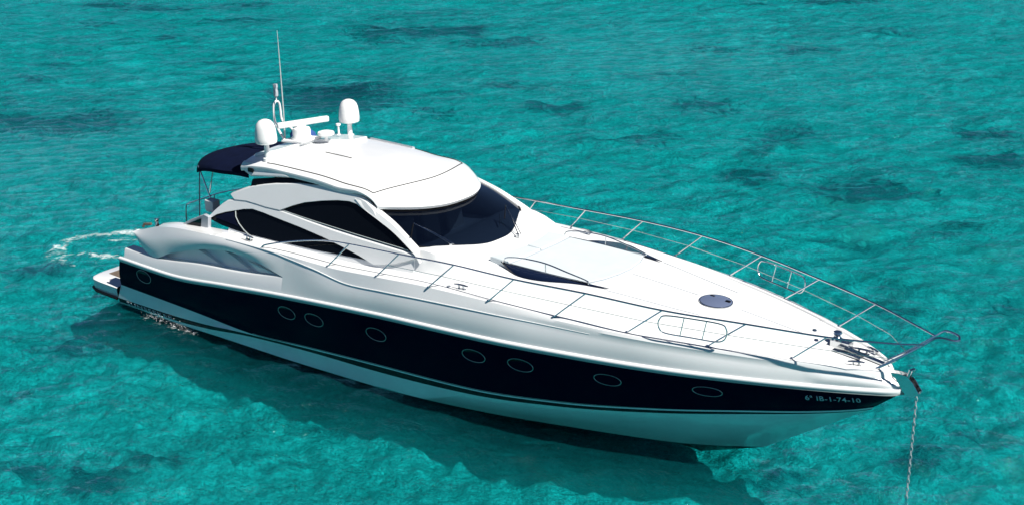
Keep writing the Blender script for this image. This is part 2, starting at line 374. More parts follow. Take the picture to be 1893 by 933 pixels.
def lv_point(i, u):
    xa, xs, fy, fz = LV[i]; X = xa+(xs-xa)*u
    return np.array([X, -float(fy(X)), float(fz(X))])
def hull_y(X, z):
    zs = [float(l[3](min(X, l[1]))) for l in LV[1:]]; ys = [float(l[2](X)) if X < l[1] else 0 for l in LV[1:]]
    return -float(np.interp(z, zs, ys))
US = np.concatenate([np.linspace(0, .75, 56)[:-1], .75+.25*np.sin(np.linspace(0, math.pi/2, 40))])
hb = MB()
rows = []; mats_r = []
def addrow(P, m):
    rows.append(P); mats_r.append(m)
L0 = [[lv_point(i, u) for u in US] for i in range(len(LV))]
addrow(L0[0], 3); addrow(L0[1], 3); addrow(L0[2], 1); addrow(L0[3], 2); addrow(L0[4], 1); addrow(L0[5], 0)
for t in (.2, .4, .6, .8):
    addrow([a*(1-t)+b*t+np.array([0, -.035*math.sin(math.pi*t), 0]) for a, b in zip(L0[5], L0[6])], 0)
addrow(L0[6], 0)
hb.grid(rows, mats_r[:-1])
tr = [r[0] for r in rows]                                  # transom closes the aft ends
inn_t = [np.array([p[0]-.02, max(p[1], -2.2) if p[2] > -.2 else p[1]*.9, min(p[2], .62)]) for p in tr]; cen = [np.array([p[0]-.05, 0, p[2]]) for p in inn_t]
hb.grid([tr, inn_t, cen], 0)
hb.both()
hull = hb.build('hull', [NAVY, LOWER, BLACK, FOUL], yacht, angle=50)

# pinstripe along the boot line, and the rubbing strake
ps = MB()
def strip_along(fy, fz, xs, dz0, dz1, out):
    a = [(X, -float(fy(X))-out, float(fz(X))+dz0) for X in xs]; b = [(X, -float(fy(X))-out, float(fz(X))+dz1) for X in xs]
    return [a, b]
xs = np.linspace(-4.5, 8.66, 90); ps.grid(strip_along(LV[5][2], LV[5][3], xs, .012, .024, .006)); ps.both(); ps.build('pinstripe', STRIPE, hull, solid=.004)
rb = MB(); xs = np.concatenate([np.linspace(-9.13, 7.5, 90)[:-1], 7.5+1.75*np.sin(np.linspace(0, math.pi/2, 26))])
def ribrow(dy, dz): return [(X, -max(float(w_r(X))+dy*(1 if X < 9.2 else .0), 0), float(z_r(X))+dz) for X in xs]
rb.grid([ribrow(0, -.06), ribrow(.03, -.055), ribrow(.035, -.02), ribrow(.035, -.018), ribrow(.05, -.0), ribrow(.05, .03), ribrow(.03, .055), ribrow(-.01, .06)], [2, 2, 1, 0, 0, 0, 0])
rb.both(); rb.build('rub_rail', [WHITE, RUBBER, STRIPE], yacht, angle=60)

# ---------------------------------------------------------------- portholes and lettering on the navy side
def hull_frame(X, z):
    o = Vector((X, hull_y(X, z), z)); tx = (Vector((X+.1, hull_y(X+.1, z), z))-o).normalized(); tz = (Vector((X, hull_y(X, z+.08), z+.08))-o).normalized()
    n = tx.cross(tz).normalized(); return o, tx, tz, n
for X, z, a, b in [(-8.16, .88, .27, .15), (-3.19, 1.18, .25, .14), (-2.38, 1.21, .26, .14), (-.65, 1.30, .26, .14), (1.77, 1.42, .26, .13), (2.8, 1.46, .27, .13), (4.54, 1.53, .26, .115), (6.29, 1.61, .26, .105)]:
    o, tx, tz, n = hull_frame(X, z)
    if n.y > 0: n = -n
    o += n*.035
    P = []
    for k in range(40):
        t = 2*math.pi*k/40; P.append(o+tx*(a*math.copysign(abs(math.cos(t))**.92, math.cos(t)))+tz*(b*math.sin(t)))
    q = MB(); q.tube(P, .009, 8, closed=True); ph = q.build('porthole', RIM, yacht)
    g = MB(); g.plate([o+(p-o)*.97-n*.01 for p in P], -n*.012); g.build('glass', GLASS, ph)
from mathutils.bvhtree import BVHTree
hull_bvh = BVHTree.FromPolygons([v.co.copy() for v in hull.data.vertices], [tuple(p.vertices) for p in hull.data.polygons])
def on_hull(X, z, d):
    h = hull_bvh.ray_cast(Vector((X, -6, z)), Vector((0, 1, 0)))[0]
    return Vector((X, (h.y if h else 0)-d, z))
def lettering(text, place, height, width, mat_, parent, name='lettering', sp=1.0):
    cu = bpy.data.curves.new(name, 'FONT'); cu.body = text; cu.size = 1; cu.space_character = sp; cu.resolution_u = 3; cu.offset = .012
    tmp = bpy.data.objects.new('tmp_text', cu); COL.objects.link(tmp)
    dg = bpy.context.evaluated_depsgraph_get(); dg.update()
    me = bpy.data.meshes.new_from_object(tmp.evaluated_get(dg)); bpy.data.objects.remove(tmp)
    co = np.array([v.co for v in me.vertices]); x0, x1 = co[:, 0].min(), co[:, 0].max(); y0, y1 = co[:, 1].min(), co[:, 1].max()
    for v in me.vertices:
        v.co = place((v.co.x-x0)/(x1-x0)*width, (v.co.y-y0)/(y1-y0)*height)
    bm = bmesh.new(); bm.from_mesh(me); r = bmesh.ops.extrude_face_region(bm, geom=bm.faces[:])
    for e in r['geom']:
        if isinstance(e, bmesh.types.BMVert): e.co.y += .006
    bmesh.ops.recalc_face_normals(bm, faces=bm.faces); bm.to_mesh(me); bm.free()
    me.name = name; me.materials.clear(); me.materials.append(mat_)
    ob = bpy.data.objects.new(name, me); COL.objects.link(ob); ob.parent = parent; return ob
lettering('SUNSEEKER', lambda x, y: on_hull(-8.9+x, .036+y, .012), .088, 1.72, LETTER, hull, sp=1.15)
lettering('6\u00aa IB-1-74-10', lambda x, y: on_hull(7.84+x, 1.63+y, .012), .11, .80, LETTER, hull, sp=1.1)

# ---------------------------------------------------------------- white topsides above the strake, with the sweeping side fins aft
def side_y(X, z):
    a = float(z_r(X))+.055; t = (z-a)/(float(z_d(X))-a); return -(float(w_r(X))*(1-t)+float(w_d(X))*t)
def z_k(X): return float(pc([-3.75, -2.46, -1.41, -.43, .7, 2.04, 3.19, 5, 7, 8.2, 9.12], [2.36, 2.29, 2.18, 2.235, 2.29, 2.33, 2.34, 2.33, 2.27, 2.2, 2.1])(X))
def y_k(X): return float(pc([-3.75, -2.46, -1.41, -.43, .7, 2.04, 3.19, 5, 7, 8.2, 8.8, 9.12], [2.385, 2.435, 2.455, 2.44, 2.385, 2.285, 2.13, 1.83, 1.20, .68, .33, 0])(X))*float(ss((X+3.3)/.8))-side_y(X, z_k(X))*(1-float(ss((X+3.3)/.8)))
ledge = pc([-8.9, -7.7, -6, -4.58, -3.3], [1.38, 1.42, 1.62, 1.75, 1.93])
arch_b = pc([-8.67, -8.31, -7.85, -7.7, -7.2, -6.68, -5.81, -5.03, -4.5, -4.04, -3.3], [1.83, 1.56, 1.435, 1.43, 1.62, 1.78, 2.0, 2.10, 2.10, 2.05, 1.93])
ts = MB()
uu = np.concatenate([np.linspace(0, .7, 60)[:-1], .7+.3*np.sin(np.linspace(0, math.pi/2, 36))])
X0 = -3.3; up = []
def seg(x1): return [X0+(x1-X0)*u for u in uu]
up.append([np.array([X, -float(w_r(X)), float(z_r(X))+.055]) for X in seg(9.22)])
kn = [np.array([X, -y_k(X), z_k(X)]) for X in seg(9.12)]
dk = [np.array([X, -float(w_d(X)), float(z_d(X))]) for X in seg(9.0)]
for t in (.2, .4, .6, .8):
    up.append([a*(1-t)+b*t+np.array([.05*math.sin(math.pi*t)*(u > .9), -.02*math.sin(math.pi*t)*(1-u**6)*float(ss(u/.12)), 0]) for a, b, u in zip(up[0], kn, uu)])
up.append(kn); 
bul = lambda u: float(ss((u-.35)/.4))
for t in (.3, .65): up.append([a*(1-t)+b*t+np.array([0, -.05*bul(u)*math.sin(math.pi*t)*(1-u**8), .04*bul(u)*math.sin(math.pi*t)]) for a, b, u in zip(kn, dk, uu)])
up.append(dk)
ts.grid(up)
# strip between strake and ledge, ledge lip
la = np.linspace(-8.95, -3.3, 50)
ts.grid([[(X, -float(w_r(X)), float(z_r(X))+.055) for X in la], [(X, side_y(X, float(ledge(X))-.02), float(ledge(X))-.02) for X in la], [(X, side_y(X, float(ledge(X)))+.012, float(ledge(X))) for X in la], [(X, side_y(X, float(ledge(X)))+.25, float(ledge(X))+.012) for X in la]])
ts.both(); topside = ts.build('topside', WHITE, yacht, angle=30)
def fin():
    b = MB(); fx = np.concatenate([np.linspace(-8.67, -7.7, 16)[:-1], np.linspace(-7.7, -3.3, 46)])
    rr = []
    for t in np.linspace(0, 1, 9):
        rr.append([np.array([X, side_y(X, float(arch_b(X))*(1-t)+float(z_d(X))*t)-.045*math.sin(math.pi*t)*min(1, (-3.3-X)/1.5), float(arch_b(X))*(1-t)+float(z_d(X))*t]) for X in fx])
    b.grid(rr)
    lip = [p+np.array([0, .16, .01]) for p in rr[0]]; b.grid([rr[0], lip])
    tipin = [p+np.array([0, .14, 0]) for p in rr[-1]]; b.grid([rr[-1], tipin])
    inn = [[p+np.array([0, .16, 0]) for p in r] for r in rr[1:]]; b.grid([lip]+inn)
    return b
kb = MB(); kx = np.linspace(-5.2, 4.2, 80)
kb.tube([(X, -(float(w_d(X))+.012 if X < -3.9 else (y_k(X) if X > -3.2 else (float(w_d(X))+.012)*(1-float(ss((X+3.9)/.7)))+y_k(X)*float(ss((X+3.9)/.7))))-.004, (float(z_d(X))-.01 if X < -3.9 else z_k(X)*float(ss((X+3.9)/.7))+(float(z_d(X))-.01)*(1-float(ss((X+3.9)/.7))))) for X in kx], [.002+.008*math.sin(math.pi*min(max((X+5.2)/9.4, .02), .98))**.5 for X in kx], 8)
kb.build('knuckle_moulding', WHITE, topside); kb.mirror().build('knuckle_moulding', WHITE, topside)
f1 = fin(); f1.build('side_fin', WHITE, yacht, angle=35); f1.mirror().build('side_fin', WHITE, yacht, angle=35)
def recess():
    b = MB(); rx = np.linspace(-7.6, -3.35, 40)
    b.grid([[(X, -float(w_r(X))+.24, float(ledge(X))-.02) for X in rx], [(X, -float(w_r(X))+.30, float(arch_b(X))+.06) for X in rx]])
    return b
def vane(x0, x1, wd):
    b = MB(); P = []; Q = []
    for t in np.linspace(0, 1, 10):
        X = x0+(x1-x0)*(t**.8); z = float(ledge(x1))*(t)+(float(arch_b(x0))+.02)*(1-t)
        y = -float(w_r(X))+.17
        P.append((X-wd*(1-t*.3), y+.16, z)); Q.append((X+.0, y, z))
    b.grid([P, Q]); b.grid([Q, [(p[0]+.02, p[1]+.16, p[2]) for p in Q]]); return b
for sgn in (0, 1):
    g = recess(); v1 = vane(-6.25, -5.35, .30); v2 = vane(-5.35, -4.35, .30)
    t = MB(); t.plate([(-4.55, -2.37, 2.0), (-3.62, -2.40, 1.89), (-4.15, -2.39, 1.82)], (0, .05, 0))
    if sgn: g, v1, v2, t = g.mirror(), v1.mirror(), v2.mirror(), t.mirror()
    rec = g.build('air_intake', RECESS, yacht)
    v1.build('vane', RECESS, rec); v2.build('vane', RECESS, rec); t.build('intake_panel', WHITE, rec, bevel=.01)

# ---------------------------------------------------------------- decks
p_w = pc([-6, -1.0, .2, 1.2, 2, 4, 5.5, 7, 8, 9], [1.75, 1.72, 1.62, 1.35, 1.20, 1.0, .84, .42, .2, .02])
h_c = pc([-6, -1.3, -.5, 0, 1, 2, 3.6, 5.5, 7, 8, 9], [.0, .0, .30, .36, .22, .14, .265, .235, .13, .06, .02])
def deck_z(X, y):
    a = abs(y); wd = float(w_d(X)); zd = float(z_d(X)); p = min(float(p_w(X)), wd*.8)
    inn = wd-min(.32, wd*.3)
    if X < .6: inn = min(inn, 1.90)
    t = (inn-a)/max(inn-p, .02)
    z = zd+.015+float(h_c(X))*float(ss(t))
    if X < 1.4: z += .10*(min(a/1.55, 1.0)**2)*float(ss((1.4-X)/1.2))*float(ss(t))
    rec = float(ss((X-3.5)/2.0))*.035
    if a < wd-.085: z -= rec
    return z
db = MB(); rowsD = []
for u in np.concatenate([np.linspace(0, .8, 70)[:-1], .8+.2*np.sin(np.linspace(0, math.pi/2, 30))]):
    r = []; X = -5.6+(9.0+5.6)*u; wd = float(w_d(X))
    ys = [0, .15, .3, .45, .6, .72, .80]
    ylist = [wd*t for t in np.linspace(0, .90, 26)]
    ylist += [max(wd-.10, wd*.92), max(wd-.085, wd*.93), max(wd-.08, wd*.94), max(wd-.03, wd*.97)]
    r = [(X, -y, deck_z(X, y)) for y in ylist]+[(X, -wd, float(z_d(X)))]
    rowsD.append(r)
db.grid(rowsD)
db.both(); deck = db.build('foredeck', DECK, yacht, angle=30)
# aft cockpit: coamings, sole, seats, sun lounge over the garage
ck = MB(); cx = np.linspace(-7.9, -5.3, 24)
ck.grid([[(X, -float(w_d(X))+.12, float(z_d(X))-.005) for X in cx], [(X, -1.98, float(z_d(X))+.03) for X in cx], [(X, -1.92, float(z_d(X))) for X in cx], [(X, -1.90, .95) for X in cx]])
ck.build('cockpit_coaming', WHITE, yacht); ck.mirror().build('cockpit_coaming', WHITE, yacht)
q = MB(); q.box((-7.2, 0, .93), (3.8, 4.2, .06)); q.build('cockpit_sole', TEAK, yacht, bevel=.01)
q = MB(); q.box((-6.55, 1.45, 1.22), (1.9, .7, .5)); q.box((-7.1, .2, 1.22), (.7, 1.8, .5)); q.build('cockpit_seat', PLASTIC, yacht, bevel=.05)
q = MB(); q.plate([(-8.6, -1.6, .45), (-8.45, -1.6, .85), (-8.3, -1.6, .98), (-7.6, -1.6, 1.0), (-7.6, -1.6, .45)], (0, 3.2, 0)); q.build('garage_lid', WHITE, yacht, bevel=.04)
q = MB(); q.box((-7.95, 0, 1.05), (.7, 2.6, .1)); q.build('aft_sunpad', CUSH, yacht, bevel=.04)
# cockpit wing beside the sash, with its small dark window and grey pillar
def wing():
    b = MB(); b.plate([(-7.35, -2.03, 2.12), (-6.85, -2.03, 2.385), (-6.33, -2.03, 2.61), (-6.17, -2.03, 2.58), (-6.24, -2.03, 2.15)], (0, .09, 0)); return b
for sgn in (0, 1):
    a = wing(); g = MB(); g.plate([(-6.98, -2.045, 2.25), (-6.42, -2.045, 2.50), (-6.48, -2.045, 2.235)], (0, .012, 0))
    if sgn: a, g = a.mirror(), g.mirror()
    o = a.build('cockpit_wing', GREYM, yacht, bevel=.015); g.build('window', GLASS, o)

# swim platform
def platform():
    b = MB(); out = crom([(-9.25, -2.52), (-10.05, -2.5), (-10.33, -2.42), (-10.47, -2.2), (-10.50, -1.6), (-10.54, 0), (-10.50, 1.6), (-10.47, 2.2), (-10.33, 2.42), (-10.05, 2.5), (-9.25, 2.52)], 5)
    prof = [(.97, .385), (1.0, .36), (1.0, .22), (.995, .12), (.96, .06)]
    rows_ = [[(-9.25+(p[0]+9.25)*s, p[1]*s, z) for p in out] for s, z in prof]
    b.grid(rows_); b.add(rows_[0], [tuple(range(len(out)))]); b.add(rows_[-1], [tuple(range(len(out)))]); return b
pf = platform().build('swim_platform', WHITE, yacht, angle=50)
q = MB(); q.plate([(-9.3, -2.1, .387), (-10.2, -2.05, .387), (-10.26, 0, .387), (-10.2, 2.05, .387), (-9.3, 2.1, .387)], (0, 0, .008)); q.build('teak_panel', TEAK, pf)
q = MB(); q.tube([(-9.25, -2.535, .10), (-10.1, -2.51, .10), (-10.4, -2.40, .10), (-10.5, -2.15, .10), (-10.54, 0, .10), (-10.5, 2.15, .1), (-10.4, 2.4, .1), (-9.25, 2.535, .1)], .035, 8); q.build('fender_strip', RUBBER, pf)

# ---------------------------------------------------------------- cabin sides (plane leaning inboard)
def S(X, z, d=0.0): return np.array([X, -(1.95-.4*(z-2.5))-d, z])
OUTN = np.array([0, -.928, -.371])*-1     # inward direction
def SP(pts, d=0.0): return [S(x, z)+OUTN*-d for x, z in pts]
def panel(pts, d, th):
    b = MB(); b.plate(SP(pts, d), OUTN*th); return b
sash_top = [(-6.45, 2.42), (-6.32, 2.51), (-6.1, 2.73), (-5.92, 2.88), (-5.75, 2.98), (-5.55, 3.02), (-5.18, 3.05), (-4.91, 3.045), (-4.52, 3.03), (-4.09, 3.035), (-3.6, 3.005), (-3.14, 2.97), (-2.46, 2.93), (-1.75, 2.905), (-1.14, 2.89), (-.5, 2.875), (-.12, 2.86)]
win1_top = [(-6.28, 2.48), (-6.03, 2.63), (-5.75, 2.73), (-5.49, 2.80), (-5.2, 2.88), (-4.94, 2.925), (-4.6, 2.91), (-4.17, 2.875), (-3.43, 2.82), (-2.71, 2.75), (-2.05, 2.66), (-1.6, 2.59), (-1.18, 2.52)]
win1_bot = [(-1.53, 2.515), (-2.11, 2.485), (-2.9, 2.445), (-3.67, 2.42), (-4.02, 2.405), (-4.83, 2.39), (-5.3, 2.395), (-5.81, 2.42)]
win2_top = [(-4.09, 3.05), (-3.9, 3.13), (-3.74, 3.20), (-3.42, 3.315), (-2.93, 3.43), (-2.5, 3.51), (-2.16, 3.545), (-1.95, 3.53), (-1.76, 3.47), (-1.27, 3.32), (-.77, 3.15), (-.16, 2.88)]
win2_bot = [(-.5, 2.885), (-1.14, 2.90), (-1.75, 2.915), (-2.46, 2.94), (-3.14, 2.98), (-3.6, 3.015)]
arch_top = [(-5.72, 3.12), (-5.4, 3.26), (-5.1, 3.38), (-4.75, 3.47), (-4.4, 3.545), (-3.71, 3.655), (-3.02, 3.71), (-2.69, 3.72), (-2.04, 3.70), (-1.7, 3.62), (-1.45, 3.5)]
base_out = [(-5.6, 2.2), (-5.6, 3.0), (-4.4, 3.5), (-3, 3.68), (-2.0, 3.68), (-1.6, 3.4), (-.8, 3.1), (-.2, 2.86), (-.12, 2.6), (-.12, 2.2)]
for sgn in (0, 1):
    mk = (lambda b: b.mirror()) if sgn else (lambda b: b)
    cs = mk(panel(base_out, -.05, .05)).build('cabin_side', WHITE, yacht)
    w1 = mk(panel(win1_top+win1_bot, -.035, .02)).build('side_window', GLASS, yacht)
    w2 = mk(panel(win2_top+win2_bot, -.035, .02)).build('side_window', GLASS, yacht)
    # dark surround round the forward window, thin frame lines
    q = MB(); q.tube(crom(SP(win2_top, -.02), 4), .016, 6); mk(q).build('window_seal', RUBBER, w2)
    q = MB(); q.tube(SP([(-5.47, 2.80), (-5.42, 2.68), (-5.27, 2.56), (-5.07, 2.46), (-4.87, 2.39)], -.01), .012, 6); mk(q).build('window_divider', STRIPE, w1)
    q = MB(); q.tube(SP([(-4.0, 3.035), (-3.1, 2.995), (-2.0, 2.955), (-.35, 2.91)], -.015), .011, 6); mk(q).build('window_trim', STRIPE, w2)
    q = MB(); q.plate(SP([(-6.1, 2.56), (-5.75, 2.70), (-5.51, 2.77), (-5.46, 2.66), (-5.36, 2.56), (-5.2, 2.50)], -.012), OUTN*.008); mk(q).build('curtain', FABRIC, w1)
    sash = sash_top+[(-.14, 2.80), (-.6, 2.62), (-1.15, 2.50)]+[(a, b+.004) for a, b in win1_top[::-1]][1:]
    mk(panel(sash, .012, .07)).build('sash_band', WHITE, cs, bevel=.012, angle=30)
    arch = arch_top+[(-1.3, 3.36)]+[(a, b+.004) for a, b in win2_top[::-1] if a < -1.35]+[(-4.52, 3.045), (-4.91, 3.06), (-5.18, 3.065), (-5.55, 3.03)]
    mk(panel(arch, .03, .09)).build('roof_wing', WHITE, cs, bevel=.014, angle=30)
    gap = [(-5.15, 3.36), (-5.15, 3.5), (-4.2, 3.68), (-3.2, 3.76), (-2.1, 3.72), (-2.1, 3.68), (-3.2, 3.68), (-4.2, 3.55)]
    mk(panel(gap, .0, .04)).build('roof_gap_shade', GLASS, cs)  # dark strip painted in for the shade between wing and roof

# ---------------------------------------------------------------- hardtop roof
def x_front(y): return -.44-.96*(min(abs(y)/1.50, 1.0)**2.5)
def x_aft(y): return -5.55+.25*(1-(abs(y)/1.5)**2)*-.6
zp = pc([-5.8, -5.2, -4.4, -2.9, -1.9, -1.25, -.85, -.6, -.42], [3.90, 3.985, 4.03, 4.02, 3.96, 3.87, 3.745, 3.63, 3.50])
def roof_z(X, y):
    v = abs(y)/1.52; u = (X-x_aft(y))/(x_front(y)-x_aft(y)); Xc = x_aft(0)+u*(x_front(0)-x_aft(0))
    fr = 1-float(ss((u-.70)/.30))
    return float(zp(Xc))-.10*v**2*fr-.10*v**9*fr+.04*v*v*(1-fr)
rf = MB(); rr = []
vv = np.concatenate([np.linspace(0, 1.25, 16), [1.33, 1.40, 1.45, 1.485, 1.505]])
for u in np.concatenate([np.linspace(0, .7, 34)[:-1], np.linspace(.7, 1, 26)]):
    row = []
    for y in vv:
        X = x_aft(y)+u*(x_front(y)-x_aft(y)); row.append((X, -y, roof_z(X, y)))
    Xe, ye, ze = row[-1]
    kk = 1-.75*float(ss((u-.72)/.28)); row += [(Xe, ye-.012*kk, ze-.05*kk), (Xe, ye, ze-.10*kk), (Xe, ye+.06, ze-.11*kk)]
    rr.append(row)
rf.grid(rr); rf.grid([rr[-1], [(p[0]-.03, p[1], p[2]-.055) for p in rr[-1]], [(p[0]-.14, p[1]*.97, p[2]-.05) for p in rr[-1]]])
under = []
for u in np.linspace(0, .95, 24):
    under.append([(x_aft(y)+u*(x_front(y)-x_aft(y)), -y, roof_z(x_aft(y)+u*(x_front(y)-x_aft(y)), y)-.09) for y in np.linspace(0, 1.45, 8)])
rf.grid(under); rf.grid([under[0], [(p[0], p[1], p[2]+.09) for p in under[0]]])
rf.both(); roof = rf.build('hardtop_roof', WHITE, yacht, angle=40)
# sunroof outline seam
def on_roof(X, y, d=.004): return (X, y, roof_z(X, y)+d)
seam = [on_roof(X, -1.385) for X in np.linspace(-4.8, -1.64, 24)]+[on_roof(-1.62+.42*(1-(abs(y)/1.38)**1.9), y) for y in np.linspace(-1.36, 1.36, 26)]+[on_roof(X, 1.385) for X in np.linspace(-1.64, -4.8, 24)]
q = MB(); q.tube(seam, .011, 6); q.build('sunroof_seam', RUBBER, roof)
q = MB(); q.tube([on_roof(X, -.36) for X in np.linspace(-4.05, -3.25, 6)], .011, 6); q.build('vent_slot', RUBBER, roof)
# raised aft step carrying the aerials
q = MB()
q.plate([on_roof(-5.5, -1.15, .0), on_roof(-5.5, 1.2, .0), on_roof(-4.25, 1.15, .0), on_roof(-4.15, .55, .0), on_roof(-4.9, .1, .0), on_roof(-5.05, -.9, .0)], (0, 0, .075)); q.build('aerial_step', WHITE, roof, bevel=.03)
q = MB(); q.plate([on_roof(-4.3, 1.28, .0), on_roof(-3.0, 1.28, 0), on_roof(-3.0, 1.36, 0), on_roof(-4.3, 1.36, 0)], (0, 0, .04)); q.build('sunroof_rail', GREYM, roof)
q = MB(); q.box((-5.2, -1.52, 3.70), (.16, .06, .09)); q.build('side_light', RUBBER, roof, bevel=.01)
q = MB(); q.plate([(-5.55, -1.44, 3.84), (-5.62, -1.5, 3.68), (-5.2, -1.55, 3.56), (-3.9, -1.535, 3.74), (-4.3, -1.50, 3.84)], (0, .16, 0)); q.build('aft_roof_corner', WHITE, roof, bevel=.04, angle=50); q.mirror().build('aft_roof_corner', WHITE, roof, bevel=.04, angle=50)

# ---------------------------------------------------------------- windscreen, pillars, interior
x_b = pc([0, .3, .6, 1.0, 1.3, 1.52, 1.62], [.60, .57, .48, .27, .06, -.13, -.26]); z_b = pc([0, .6, 1.1, 1.62], [2.77, 2.81, 2.87, 2.97])
ws = MB(); rws = []; yb = np.linspace(-1.62, 1.62, 41)
for t in np.linspace(0, 1, 12):
    r = []
    for y in yb:
        a = np.array([float(x_b(abs(y))), y, float(z_b(abs(y)))]); yt = y*1.44/1.62; b = np.array([x_front(yt)-.10, yt, 3.43+.03*(yt/1.5)**2])
        p = a*(1-t)+b*t; p[2] += .05*math.sin(math.pi*t); r.append(p)
    rws.append(r)
ws.grid(rws); wso = ws.build('windscreen', WSGLASS, yacht)
q = MB(); q.tube([p+np.array([.0, 0, .008]) for p in rws[0]], .014, 6); q.build('lower_seal', RUBBER, wso)
q = MB(); q.grid([[p+np.array([.006, 0, .008]) for p in [a_*.45+b_*.55 for a_, b_ in zip(rws[-2], rws[-1])]], [p+np.array([.008, 0, .01]) for p in rws[-1]]]); q.build('upper_band', RUBBER, wso)
def pillar():
    b = MB(); e1 = [S(-2.0, 3.62)+[0, -.04, 0], S(-1.72, 3.47)+[0, -.03, 0], S(-1.25, 3.325)+[0, -.03, 0], S(-.75, 3.16)+[0, -.03, 0], S(-.13, 2.88)+[0, -.03, 0], S(.05, 2.76)+[0, -.03, 0]]
    n = len(e1); e2 = []
    for i, t in enumerate([1.05, .97, .75, .5, .1, -.05]):
        k = t; a = np.array([float(x_b(1.62)), -1.62, float(z_b(1.62))]); bb = np.array([x_front(1.44)-.10, -1.44, 3.46]); p = a*(1-k)+bb*k; p[2] += .05*math.sin(math.pi*min(max(k, 0), 1)); e2.append(p+np.array([.02, 0, .02]))
    e1 = crom(e1, 5); e2 = crom(e2, 5)
    mid = [(a+b_)/2+np.array([.035, -.03, .035]) for a, b_ in zip(e1, e2)]
    b.grid([[p+np.array([-.03, .08, 0]) for p in e1], e1, mid, e2, [p+np.array([-.05, .03, -.06]) for p in e2]]); return b
p1 = pillar(); p1.build('windscreen_pillar', WHITE, yacht, angle=50); p1.mirror().build('windscreen_pillar', WHITE, yacht, angle=50)
# interior seen through the glass
q = MB(); q.box((-3.0, 0, 2.0), (5.0, 3.3, .05)); q.build('cabin_floor', INTER, yacht)
q = MB(); q.plate([(-.75, -1.5, 2.45), (-.1, -1.5, 2.6), (.35, -.8, 2.62), (.42, 0, 2.62), (.35, .8, 2.62), (-.1, 1.5, 2.6), (-.75, 1.5, 2.45)], (0, 0, .08)); q.build('dashboard', DASH, yacht, bevel=.03)
for y in (-.55, .2, .95):
    q = MB(); q.box((-1.55, y, 2.65), (.16, .5, .75), rot=Matrix.Rotation(R(-10), 3, 'Y')); q.box((-1.3, y, 2.38), (.5, .5, .14)); q.build('helm_seat', SEAT, yacht, bevel=.05)
q = MB(); q.box((-5.0, 0, 2.25), (.05, 3.2, 2.4)); q.build('aft_bulkhead', GLASS, yacht)
# wipers
for piv, tip, park in (((.14, -1.06, 2.90), (-.66, -1.27, 3.26), (-.1, .02)), ((.70, .37, 2.83), (.02, .82, 3.22), (.1, 0))):
    piv, tip = Vector(piv), Vector(tip); n = Vector((.45, 0, .9)).normalized()
    q = MB(); q.tube([piv, piv+n*.05, piv+(tip-piv)*.5+n*.055, tip+n*.03], .011, 6); q.tube([piv+Vector((.03, .05, 0)), piv+n*.05+Vector((.03, .05, 0)), piv+(tip-piv)*.5+n*.06+Vector((.0, .035, 0)), tip+n*.03], .009, 6); q.lathe([(.0, .07), (.035, .06), (.04, -.02)], piv)
    wp = q.build('wiper', CHROME, yacht)
    d = Vector((-.30, .40, .12)); q = MB(); q.tube([tip-d*.9+n*.0, tip+n*.02, tip+d*.15], .012, 6); q.build('blade', RUBBER, wp)

# ---------------------------------------------------------------- foredeck sunpad, hatch, seams
def pad_top(X, y): return 2.835-.02*(abs(y))**2 + .0*X
def cushion(poly, z0, z1):
    b = MB(); b.plate([(x, y, z0) for x, y in poly], (0, 0, z1-z0)); return b
def piping(poly, z, name, par):
    q = MB(); q.tube([(x, y, z) for x, y in poly], .011, 6, closed=True); q.build(name, GREYM, par)
sp = bpy.data.objects.new('sunpad', None); COL.objects.link(sp); sp.parent = yacht
front = [(3.42, -.93), (3.55, -.6), (3.62, -.2), (3.63, .2), (3.56, .6), (3.42, .93)]

